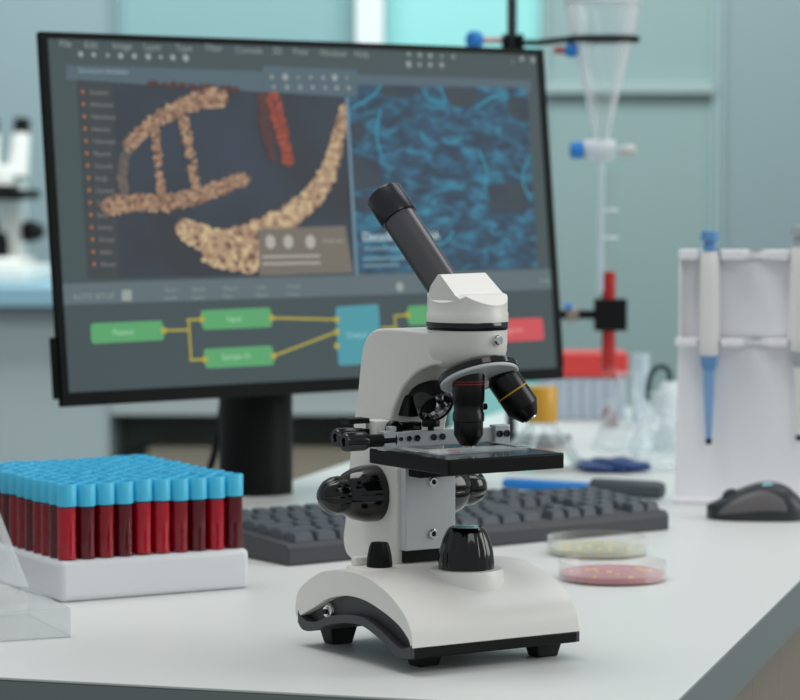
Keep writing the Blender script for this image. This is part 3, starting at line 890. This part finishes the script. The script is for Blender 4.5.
# ------------------------------------------------------------------ tube rack and tubes
RK = (-0.2595, 0.1670, 0)
RA = math.radians(30)
rk = thing('tube_rack', 'white rectangular rack packed with blood tubes left of the microscope', 'rack', RK, RA)
g = G(); g.box((0, 0, 0), (0.162, 0.198, 0.032)); obj('rack_block', g, M_['milk'], rk, 0.0048, 4)
MR = Matrix.Translation(RK) @ Matrix.Rotation(RA, 4, 'Z')
t0 = thing('blood_tube', '', 'test tube', (0, 0, 0), RA)
g = G(); g.open_lathe([(0.0076, 0.0), (0.0076, 0.0405)], n=28); obj('glass_wall', g, M_['tube_glass'], t0)
g = G(); g.lathe([(0.0071, 0.0), (0.0071, 0.0395), (0, 0.0395)], n=28); bl_ = obj('blood', g, M_['blood'], t0)
g = G(); g.lathe([(0.0072, 0.0405), (0.0078, 0.0410), (0.0079, 0.0570), (0.0073, 0.0578), (0.0060, 0.0578), (0.0056, 0.0540), (0.0, 0.0536)], n=32); obj('cap', g, M_['cap'], t0)
blm = [M_['blood'], mat('blood_bright', (172, 0, 32), 0.2, spec=0.15, noise=0.2, nscale=110), mat('blood_dark', (92, 0, 16), 0.2, spec=0.12, noise=0.25, nscale=70)]
ordn = ['', 'first', 'second', 'third', 'fourth', 'fifth', 'sixth', 'seventh', 'eighth', 'ninth', 'tenth', 'eleventh', 'twelfth']
blmesh = [bl_.data]
for mm in blm[1:]:
    d = bl_.data.copy(); d.materials.clear(); d.materials.append(mm); blmesh.append(d)
first = True
for j in range(12):
    for i in range(10):
        p = MR @ Vector((0.0095 + 0.0159 * i, 0.0100 + 0.0162 * j, 0.0321 + rnd.random() ** 2 * 0.0014))
        r = t0 if first else dup(t0)
        first = False
        r.location = p
        r.rotation_euler = (0, 0, RA + rnd.uniform(-0.4, 0.4))
        for c_ in r.children:
            if c_.name.startswith('blood'):
                c_.data = rnd.choice(blmesh)
        r['group'] = 'blue capped blood tubes in the white rack'
        if j == 0:
            r['label'] = f'blue-capped blood tube, {ordn[i + 1]} from the near corner along the rack front'
        elif i == 0:
            r['label'] = f'blue-capped blood tube, {ordn[j + 1]} from the near corner along the rack left side'
        else:
            r['label'] = f'blue-capped blood tube, {ordn[i + 1]} from the left in the {ordn[j + 1]} row of the rack'

# ------------------------------------------------------------------ petri dishes


def petri(label, c, r, rgb, rz):
    t = thing('petri_dish', label, 'petri dish', (c[0], c[1], 0.0002), rz)
    q = G(); q.lathe([(0, 0.0004), (r - 0.001, 0.0004), (r, 0.0012), (r, 0.0150), (r - 0.0012, 0.0150), (r - 0.0012, 0.0016), (0, 0.0016)], n=72); obj('dish', q, M_['glass'], t)
    q = G(); q.lathe([(r - 0.0016, 0.0018), (r - 0.0014, 0.0060), (r - 0.004, 0.0056), (0, 0.0056)], n=64)
    m = mat('agar', rgb, 0.25, noise=0.18, nscale=45, trans=0.25)
    a = obj('agar', q, m, t)
    q = G()
    rr = random.Random(len(label))
    for _ in range(14):
        an, d = rr.uniform(0, 6.28), (r - 0.008) * math.sqrt(rr.random())
        q.lathe([(rr.uniform(0.0012, 0.003), 0.0056), (0.001, 0.0064), (0, 0.0066)], (d * math.cos(an), d * math.sin(an), 0), n=10)
    obj('colonies', q, mat('colony', (226, 190, 110), 0.4), a)
    return t


petri('nearer glass petri dish with a pink culture right of the microscope', (0.1725, 0.2985), 0.0440, (224, 140, 150), 0.3)
petri('farther glass petri dish with a pale yellow culture behind the pink dish', (0.1710, 0.4560), 0.0435, (222, 222, 190), 1.2)

# ------------------------------------------------------------------ clear box lower left
cb = thing('plastic_box', 'clear plastic box with an open lid at the lower left edge', 'box', (-0.2335, 0.0060, 0), math.radians(23))
g = G()
g.box((-0.13, 0, 0), (0, 0.11, 0.0015)); g.box((-0.13, 0, 0.0015), (0, 0.0015, 0.021)); g.box((-0.0015, 0.0015, 0.0015), (0, 0.1085, 0.021))
g.box((-0.13, 0.1085, 0.0015), (0, 0.11, 0.021)); g.box((-0.13, 0.0015, 0.0015), (-0.1285, 0.1085, 0.021))
obj('tray', g, M_['plast'], cb)
LR = Matrix.Translation((0, 0.110, 0.0212)) @ Matrix.Rotation(math.radians(30), 4, 'X')
g = G(); g.box((-0.13, 0.001, -0.0008), (0.0, 0.105, 0.0008)); g.box((-0.0022, 0.001, -0.0100), (0.0, 0.105, -0.0009)); g.box((-0.13, 0.103, -0.0100), (-0.0023, 0.105, -0.0009))
obj('lid', g, M_['plast'], cb, M=LR)
g = G(); g.lathe([(0.006, 0.0016), (0.0055, 0.0030), (0, 0.0034)], (-0.052, 0.045, 0)); obj('red_stain', g, mat('red_stain', (190, 70, 74), 0.4), cb)

# ------------------------------------------------------------------ mouse
mo = thing('computer_mouse', 'dark grey wireless mouse at the right beside the pipette rack', 'mouse', (0.2935, 0.7150, 0.0004), math.radians(-3))


def hull(s):
    """half width and height of the mouse at s (0 nose .. 1 tail)"""
    e = max(0.0, 1 - abs(2 * s - 1) ** 3.2) ** 0.5
    w = 0.030 * e * (0.92 + 0.12 * s)
    k = spline([(0, 0.0125), (0.12, 0.0175), (0.35, 0.0285), (0.58, 0.0345), (0.8, 0.0295), (1.0, 0.0100)], 8)
    for a, b in zip(k, k[1:]):
        if a[0] <= s <= b[0] + 1e-9:
            t = (s - a[0]) / max(b[0] - a[0], 1e-9)
            return w, a[1] + (b[1] - a[1]) * t
    return w, 0.01


def mpt(s, a, off=0.0):
    w, h = hull(s)
    ca, sa = math.cos(a), math.sin(a)
    y = -(w + off) * math.copysign(abs(ca) ** 0.6, ca)
    z = (h + off) * max(0.0, sa) ** 0.62
    return Vector((0.098 * s, y, z))


g = G()
N, K = 30, 22
ring = []
for i in range(N + 1):
    s_ = 0.002 + 0.996 * i / N
    ring.append([g.bm.verts.new(mpt(s_, PI * k / K)) for k in range(K + 1)])
for a, b in zip(ring, ring[1:]):
    for k in range(K):
        g.f([a[k], b[k], b[k + 1], a[k + 1]])
    g.f([a[0], a[K], b[K], b[0]])
g.f(ring[0]); g.f(list(reversed(ring[-1])))
obj('shell', g, mat('mouse_shell', (38, 44, 48), 0.38), mo, ang=70)
g = G()
N, K = 20, 8
ring = []
for i in range(N + 1):
    s_ = 0.10 + 0.66 * i / N
    cv = math.sin(PI * i / N) ** 0.6
    ring.append([g.bm.verts.new(mpt(s_, 0.14 + (0.10 + 0.62 * cv) * k / K, 0.0007)) for k in range(K + 1)])
for a, b in zip(ring, ring[1:]):
    for k in range(K):
        g.f([a[k], b[k], b[k + 1], a[k + 1]])
obj('thumb_grip', g, mat('mouse_grip', (98, 94, 96), 0.5), mo, ang=70)
g = G(); g.lathe([(0.0085, -0.0035), (0.0095, -0.002), (0.0095, 0.002), (0.0085, 0.0035)], (0.024, 0, 0.0185), (0, 1, 0)); obj('scroll_wheel', g, M_['key'], mo)
g = G(); g.box((0.0, -0.003, -0.001), (0.010, 0.003, 0.0012), Matrix.Translation((0.052, -0.0135, 0.0328)) @ Matrix.Rotation(math.radians(32), 4, 'X')); obj('top_highlight', g, mat('highlight_blue', (150, 205, 225), 0.25), mo, 0.001)  # pale blue chip stands in for the highlight on the glossy mouse top

# ------------------------------------------------------------------ pipette rack and pipettes
pr = thing('pipette_rack', 'white upright pipette rack on the right side of the bench', 'rack', (0.2735, 0.8350, 0), math.radians(-10))
pw = mat('rack_white', (246, 246, 250), 0.4)
g = G(); g.box((-0.002, -0.004, 0), (0.250, 0.120, 0.006)); obj('base_plate', g, pw, pr, 0.0015, 2)
g = G(); g.prism([(0.0, 0.006), (0.248, 0.006), (0.244, 0.2540), (0.004, 0.2540)], 1, 0.0140, 0.0190); obj('back_panel', g, pw, pr, 0.001, 2)


def shelf(z0, z1, x0, x1, d):
    out = [(x0, 0.0139), (x0, d)]
    for cx in (0.0345, 0.0800, 0.1235, 0.1670, 0.2100):
        if x0 + 0.014 < cx < x1 - 0.014:
            out += [(cx - 0.0118, d), (cx - 0.0112, d + 0.003)] + [(cx - 0.0108 * math.cos(PI * k / 8), 0.0020 + 0.0108 * math.sin(PI * k / 8)) for k in range(9)] + [(cx + 0.0112, d + 0.003), (cx + 0.0118, d)]
    out += [(x1, d), (x1, 0.0139)]
    q = G(); q.prism(out, 2, z0, z1)
    return q


obj('shelf', shelf(0.244, 0.254, 0.004, 0.244, -0.006), pw, pr, 0.0012, 2)
obj('shelf', shelf(0.158, 0.166, 0.001, 0.247, -0.006), pw, pr, 0.0012, 2)
for xw in (0.0042, 0.2408):
    g = G(); g.box((xw, -0.002, 0.166), (xw + 0.003, 0.0139, 0.244)); obj('side_web', g, pw, pr, 0.001, 2)
MP = Matrix.Translation((0.2735, 0.8350, 0)) @ Matrix.Rotation(math.radians(-10), 4, 'Z')


def pipette(label, lx, zb, col, tipc, body):
    t = thing('pipette', label, 'pipette', MP @ Vector((lx, 0.0010, zb)), math.radians(-10), 'pipettes hanging in the white rack')
    q = G(); q.lathe([(0.0085, 0.0887), (0.0098, 0.092), (0.0102, 0.105), (0.0104, 0.165), (0.0098, 0.186), (0.0085, 0.192), (0, 0.192)], n=32); obj('grip', q, body, t)
    q = G(); q.lathe([(0.0050, 0.192), (0.0070, 0.193), (0.0070, 0.199), (0.0056, 0.200), (0.0056, 0.202), (0.0088, 0.2025), (0.0092, 0.205), (0.0086, 0.2125), (0, 0.2135)], n=32); obj('plunger_button', q, col, t)
    q = G(); q.lathe([(0.0058, 0.0735), (0.0082, 0.080), (0.0086, 0.0886)], n=32); obj('collar', q, col, t)
    q = G(); q.lathe([(0.0030, 0.006), (0.0052, 0.050), (0.0058, 0.0734)], n=24); obj('shaft', q, tipc, t)
    q = G(); q.lathe([(0.0020, 0.0), (0.0031, 0.001), (0.0031, 0.0059)], n=24); obj('nozzle', q, M_['black_mt'], t)
    return t


pb = mat('pipette_blue', (104, 156, 206), 0.4)
pg = mat('pipette_body', (236, 236, 234), 0.4)
pipette('blue and white pipette hanging at the left of the white rack', 0.0345, 0.0600, pb, mat('pipette_light_blue', (130, 172, 216), 0.4), pg)
pipette('grey and white pipette cut by the right edge of the photo', 0.1235, 0.0650, mat('pipette_grey', (176, 182, 186), 0.4), pg, pg)

# ------------------------------------------------------------------ marker
mk = thing('marker_pen', 'thick blue marker with dark cap lying behind the keyboard', 'pen', (0.108, 0.958, 0.0100), math.radians(-30))
g = G(); g.lathe([(0.0036, 0.0), (0.0056, 0.004), (0.0060, 0.012), (0.0060, 0.100), (0.0056, 0.104)], (0, 0, -0.0026), (1, 0, 0), n=28); obj('barrel', g, M_['blue'], mk)
g = G(); g.lathe([(0.0076, 0.103), (0.0084, 0.106), (0.0090, 0.150), (0.0090, 0.176), (0.0075, 0.182), (0, 0.183)], (0, 0, 0.0), (1, 0, 0), n=28); obj('pen_cap', g, M_['key'], mk)

# ------------------------------------------------------------------ glassware behind
bt = thing('reagent_bottle', 'small clear glass bottle with gold screw cap behind the microscope stage', 'bottle', (0.1580, 1.170, 0.0003))
g = G(); g.open_lathe([(0.0, 0.0), (0.043, 0.0), (0.0455, 0.003), (0.0450, 0.012), (0.034, 0.030), (0.020, 0.046), (0.0145, 0.052), (0.0145, 0.060)], n=48); obj('glass_body', g, M_['glass_thick'], bt)
g = G(); g.lathe([(0.0415, 0.001), (0.0430, 0.004), (0.0425, 0.011), (0.036, 0.022), (0, 0.022)], n=48); obj('liquid', g, clear('pale_liquid', (0.86, 0.92, 0.90), (0.70, 0.78, 0.76), 0.3), bt)
g = G(); g.lathe([(0.0175, 0.053), (0.0180, 0.055), (0.0180, 0.090), (0.0165, 0.0925), (0, 0.0925)], n=60, mod=lambda th, h: 1 - 0.02 * max(0, math.cos(24 * th))); obj('screw_cap', g, M_['gold'], bt)

fl = thing('round_flask', 'clear round glass flask beside the white pipette rack', 'flask', (0.2910, 1.170, 0.0002))
g = G(); g.open_lathe([(0.0, 0.0), (0.022, 0.0), (0.029, 0.005), (0.034, 0.016), (0.034, 0.030), (0.029, 0.044), (0.020, 0.055), (0.0130, 0.062), (0.0115, 0.070), (0.0115, 0.084), (0.0140, 0.086)], n=48); obj('glass_body', g, M_['glass_thick'], fl)
fl2 = thing('conical_flask', 'clear conical flask left of the round glass flask', 'flask', (0.2730, 1.400, 0.0002))
g = G(); g.open_lathe([(0.0, 0.0), (0.040, 0.0), (0.044, 0.003), (0.042, 0.010), (0.016, 0.062), (0.0130, 0.070), (0.0130, 0.090), (0.0155, 0.093)], n=48); obj('glass_body', g, M_['glass_thick'], fl2)
cy = thing('measuring_cylinder', 'tall pale translucent cylinder right of the red-lidded box', 'cylinder', (0.3130, 1.700, 0.0002))
g = G(); g.lathe([(0.020, 0.0), (0.020, 0.004), (0.012, 0.007), (0, 0.007)], n=32); obj('foot', g, M_['milk'], cy)
g = G(); g.open_lathe([(0.011, 0.007), (0.011, 0.094), (0.0125, 0.096)], n=32); obj('wall', g, mat('pale_plastic', (196, 216, 226), 0.4, trans=0.2), cy)
wb = thing('wash_bottle', 'white bottle with a dark curved spout behind the pipette rack', 'bottle', (0.3230, 1.400, 0.0))
g = G(); g.lathe([(0.019, 0.0), (0.020, 0.003), (0.020, 0.062), (0.012, 0.078), (0.009, 0.082)], n=32); obj('bottle_body', g, mat('pale_bottle', (214, 226, 230), 0.4), wb)
g = G(); g.tube(spline([(0, 0, 0.080), (-0.002, 0, 0.095), (-0.012, 0, 0.100), (-0.022, 0, 0.092), (-0.026, 0, 0.076), (-0.026, 0, 0.060)], 8), 0.0035); obj('spout', g, mat('dark_teal', (40, 66, 70), 0.4), wb)
# blue glove
g = G()
bmesh.ops.create_icosphere(g.bm, subdivisions=4, radius=1.0)
rg = random.Random(11)
ph = [(rg.uniform(3, 9), rg.uniform(3, 9), rg.uniform(0, 6), rg.uniform(0.04, 0.14)) for _ in range(10)]
for v in g.bm.verts:
    n = v.co.copy()
    k = 1 + sum(a * math.sin(fx * n.x + p) * math.sin(fy * n.y - p) for fx, fy, p, a in ph)
    v.co = Vector((n.x * 0.040 * k, n.y * 0.030 * k, max(-0.0, (n.z * 0.5 + 0.42)) * 0.0125 * k + 0.0004))
gl_m = mat('navy_nitrile', (44, 76, 132), 0.5, noise=0.4, nscale=60)
gv = obj('nitrile_glove', g, gl_m, ang=80)
gv.location = (0.2350, 1.150, 0.0)
gv.rotation_euler = (0, 0, -0.15)
tag(gv, 'crumpled navy blue glove lying between the bottle and the round flask', 'glove')

# box with red lid, vial
bx = thing('lab_box', 'translucent box with a red lid at the far end of the bench', 'box', (0.2510, 1.850, 0.0))
g = G(); g.box((-0.062, -0.035, 0.0), (0.052, 0.045, 0.0575)); obj('box_body', g, mat('pale_box', (190, 202, 214), 0.45), bx, 0.003)
for k in range(7):
    g = G(); g.box((-0.056 + k * 0.0160, -0.0375, 0.004), (-0.050 + k * 0.0160, -0.0352, 0.0555)); obj('rib', g, mat('box_rib', (168, 184, 198), 0.45), bx, 0.0008, 2)
g = G(); g.box((-0.065, -0.039, 0.0580), (0.055, 0.048, 0.0905)); obj('lid', g, M_['red'], bx, 0.003)
vi = thing('vial', 'small glass vial with dark red liquid below the red column', 'vial', (0.2730, 1.700, 0.0002))
g = G(); g.open_lathe([(0.0, 0), (0.012, 0.0), (0.013, 0.002), (0.011, 0.018), (0.007, 0.026), (0.007, 0.034), (0.009, 0.036)], n=28); obj('glass_wall', g, M_['glass'], vi)
g = G(); g.lathe([(0.0100, 0.002), (0.0106, 0.004), (0.0090, 0.017), (0.0055, 0.025), (0, 0.026)], n=28); obj('liquid', g, mat('dark_red_liquid', (128, 14, 36), 0.25), vi)

# ------------------------------------------------------------------ ring stand with funnel and column
RS = Vector((0.1337, 1.42, 0))
rs = thing('ring_stand', 'black laboratory stand rod rising behind the monitor', 'stand', RS, BX)
g = G(); g.box((-0.055, -0.05, 0.0), (0.055, 0.09, 0.010)); obj('base_plate', g, M_['black_mt'], rs, 0.003)
g = G(); g.cyl((0, 0, 0.010), (0, 0, 0.80), 0.0058); obj('rod', g, mat('rod_grey', (52, 60, 64), 0.35, metal=0.5), rs)
FX, FY = 0.2415, 1.42
FXL = Vector((FX - RS.x, 0, 0))
rc = thing('ring_clamp', 'black support ring with blue screws holding the glass funnel', 'clamp', (RS.x, RS.y, 0.486))
g = G(); g.prism([(-0.012, -0.012), (-0.0060, -0.012), (-0.0060, 0.0060), (0.0060, 0.0060), (0.0060, -0.012), (0.014, -0.012), (0.014, 0.012), (-0.012, 0.012)], 2, -0.010, 0.010); obj('bosshead', g, M_['black_mt'], rc, 0.002)
g = G(); g.tube([(0.014, 0, 0.0), (0.030, 0, 0.0), (FXL.x - 0.042, 0, 0.004)], 0.0038); obj('ring_arm', g, M_['black_mt'], rc)
g = G(); g.torus((FXL.x, 0, 0.004), (0, 0, 1), 0.0412, 0.0040, 48, 10); obj('ring', g, M_['black_mt'], rc)
g = G(); g.cyl((-0.012, 0, 0.003), (-0.040, 0, 0.003), 0.0040); obj('screw_shaft', g, mat('pinkish', (214, 178, 184), 0.4), rc)
g = G(); g.lathe([(0.0100, 0), (0.0112, 0.002), (0.0112, 0.010), (0.0090, 0.013), (0, 0.0135)], (-0.040, 0, 0.003), (-0.8, -0.6, 0), n=28); obj('screw_knob', g, M_['blue'], rc)
g = G(); g.cyl((0.050, -0.004, -0.009), (0.070, -0.004, -0.009), 0.0045); obj('screw_shaft', g, mat('dull_red', (176, 92, 92), 0.4), rc)
g = G(); g.lathe([(0.0075, 0), (0.0085, 0.001), (0.0085, 0.009), (0.0070, 0.011), (0, 0.0115)], (0.067, -0.004, -0.009), (0.8, -0.6, 0), n=28); obj('screw_knob', g, M_['blue'], rc)

fn = thing('separatory_funnel', 'clear glass separatory funnel held in the ring at upper right', 'funnel', (FX, FY, 0.345))
g = G(); g.open_lathe([(0.0080, 0.0), (0.0085, 0.028), (0.0110, 0.040), (0.0350, 0.140), (0.0400, 0.158), (0.0450, 0.188), (0.0470, 0.215), (0.0440, 0.245), (0.030, 0.268), (0.016, 0.280), (0.016, 0.300)], n=56)
obj('glass_body', g, M_['funnel_glass'], fn)
g = G(); g.torus((0, 0, 0.189), (0, 0, 1), 0.0452, 0.0016, 48, 8); obj('rim_line', g, mat('white_line', (205, 215, 220), 0.4), fn)  # opaque white ring standing in for the bright highlight at the rim
g = G(); g.lathe([(0.0115, -0.012), (0.0125, -0.006), (0.0125, 0.020), (0.0110, 0.026)], (-0.010, 0, 0.013), (1, 0, 0), n=32); obj('stopcock_barrel', g, clear('white_glass', (0.85, 0.9, 0.92), (0.9, 0.93, 0.95), 0.5, milk=0.45), fn)
g = G(); g.lathe([(0.0070, -0.014), (0.0100, -0.012), (0.0105, -0.002), (0.0090, 0.006)], (-0.024, 0, 0.013), (1, 0, 0), n=32); obj('stopcock_handle', g, M_['blue'], fn)
g = G(); g.lathe([(0.0050, 0), (0.0050, 0.006), (0.0068, 0.007), (0.0068, 0.018), (0.0050, 0.021)], (0.020, 0, 0.013), (1, 0, 0), n=24); obj('retaining_nut', g, mat('grey_nut', (196, 200, 200), 0.4), fn)

gc = thing('glass_column', 'glass tube with red liquid hanging below the funnel', 'tube', (0.2505, 1.42, 0.0885))
g = G(); g.open_lathe([(0.0005, 0.0), (0.006, 0.002), (0.0088, 0.008), (0.0095, 0.014), (0.0095, 0.245)], n=36); obj('glass_wall', g, M_['tube_glass'], gc)
g = G(); g.lathe([(0.0, 0.0012), (0.0052, 0.003), (0.0078, 0.009), (0.0082, 0.014), (0.0082, 0.124), (0, 0.124)], n=36); obj('red_liquid', g, M_['redliq'], gc)
g = G(); g.open_lathe([(0.0036, 0.10), (0.0036, 0.255)], (-0.0105, -0.009, 0.0), n=16); obj('inlet_tube', g, clear('pale_tubing', (0.86, 0.92, 0.95), (0.82, 0.9, 0.94), 0.4, milk=0.35), gc)
for z in (0.165, 0.198):
    g = G(); g.torus((0.0010, 0, z), (0, 0, 1), 0.0094, 0.0012, 28, 8); obj('graduation_ring', g, mat('white_mark', (220, 228, 230), 0.4), gc)

tc = thing('tube_clamp', 'black clamp gripping the red glass tube right of the monitor', 'clamp', (RS.x, RS.y, 0.161))
g = G(); g.prism([(-0.012, -0.012), (-0.0060, -0.012), (-0.0060, 0.0060), (0.0060, 0.0060), (0.0060, -0.012), (0.016, -0.012), (0.016, 0.012), (-0.012, 0.012)], 2, -0.012, 0.012); obj('bosshead', g, M_['black_mt'], tc, 0.002)
g = G(); g.cyl((0.016, 0, 0), (0.1000, 0, 0.0), 0.0055); obj('clamp_arm', g, M_['black_mt'], tc)
g = G(); g.cyl((0.066, 0, 0), (0.080, 0, 0.0), 0.0095); obj('collar', g, mat('steel_collar', (150, 140, 132), 0.3, metal=0.8), tc)
g = G(); g.cyl((0.064, -0.006, 0.010), (0.072, -0.006, 0.010), 0.004); obj('blue_dot', g, M_['blue'], tc)
for s_ in (-1, 1):
    g = G()
    g.prism([(0.102, s_ * 0.0105), (0.138, s_ * 0.0105), (0.138, s_ * 0.0165), (0.102, s_ * 0.0165)], 2, -0.0190, 0.0190)
    obj('jaw', g, M_['black_mt'], tc, 0.002)
g = G(); g.box((0.1000, -0.0165, -0.019), (0.1060, 0.0165, 0.019)); obj('jaw_bridge', g, M_['black_mt'], tc, 0.002)
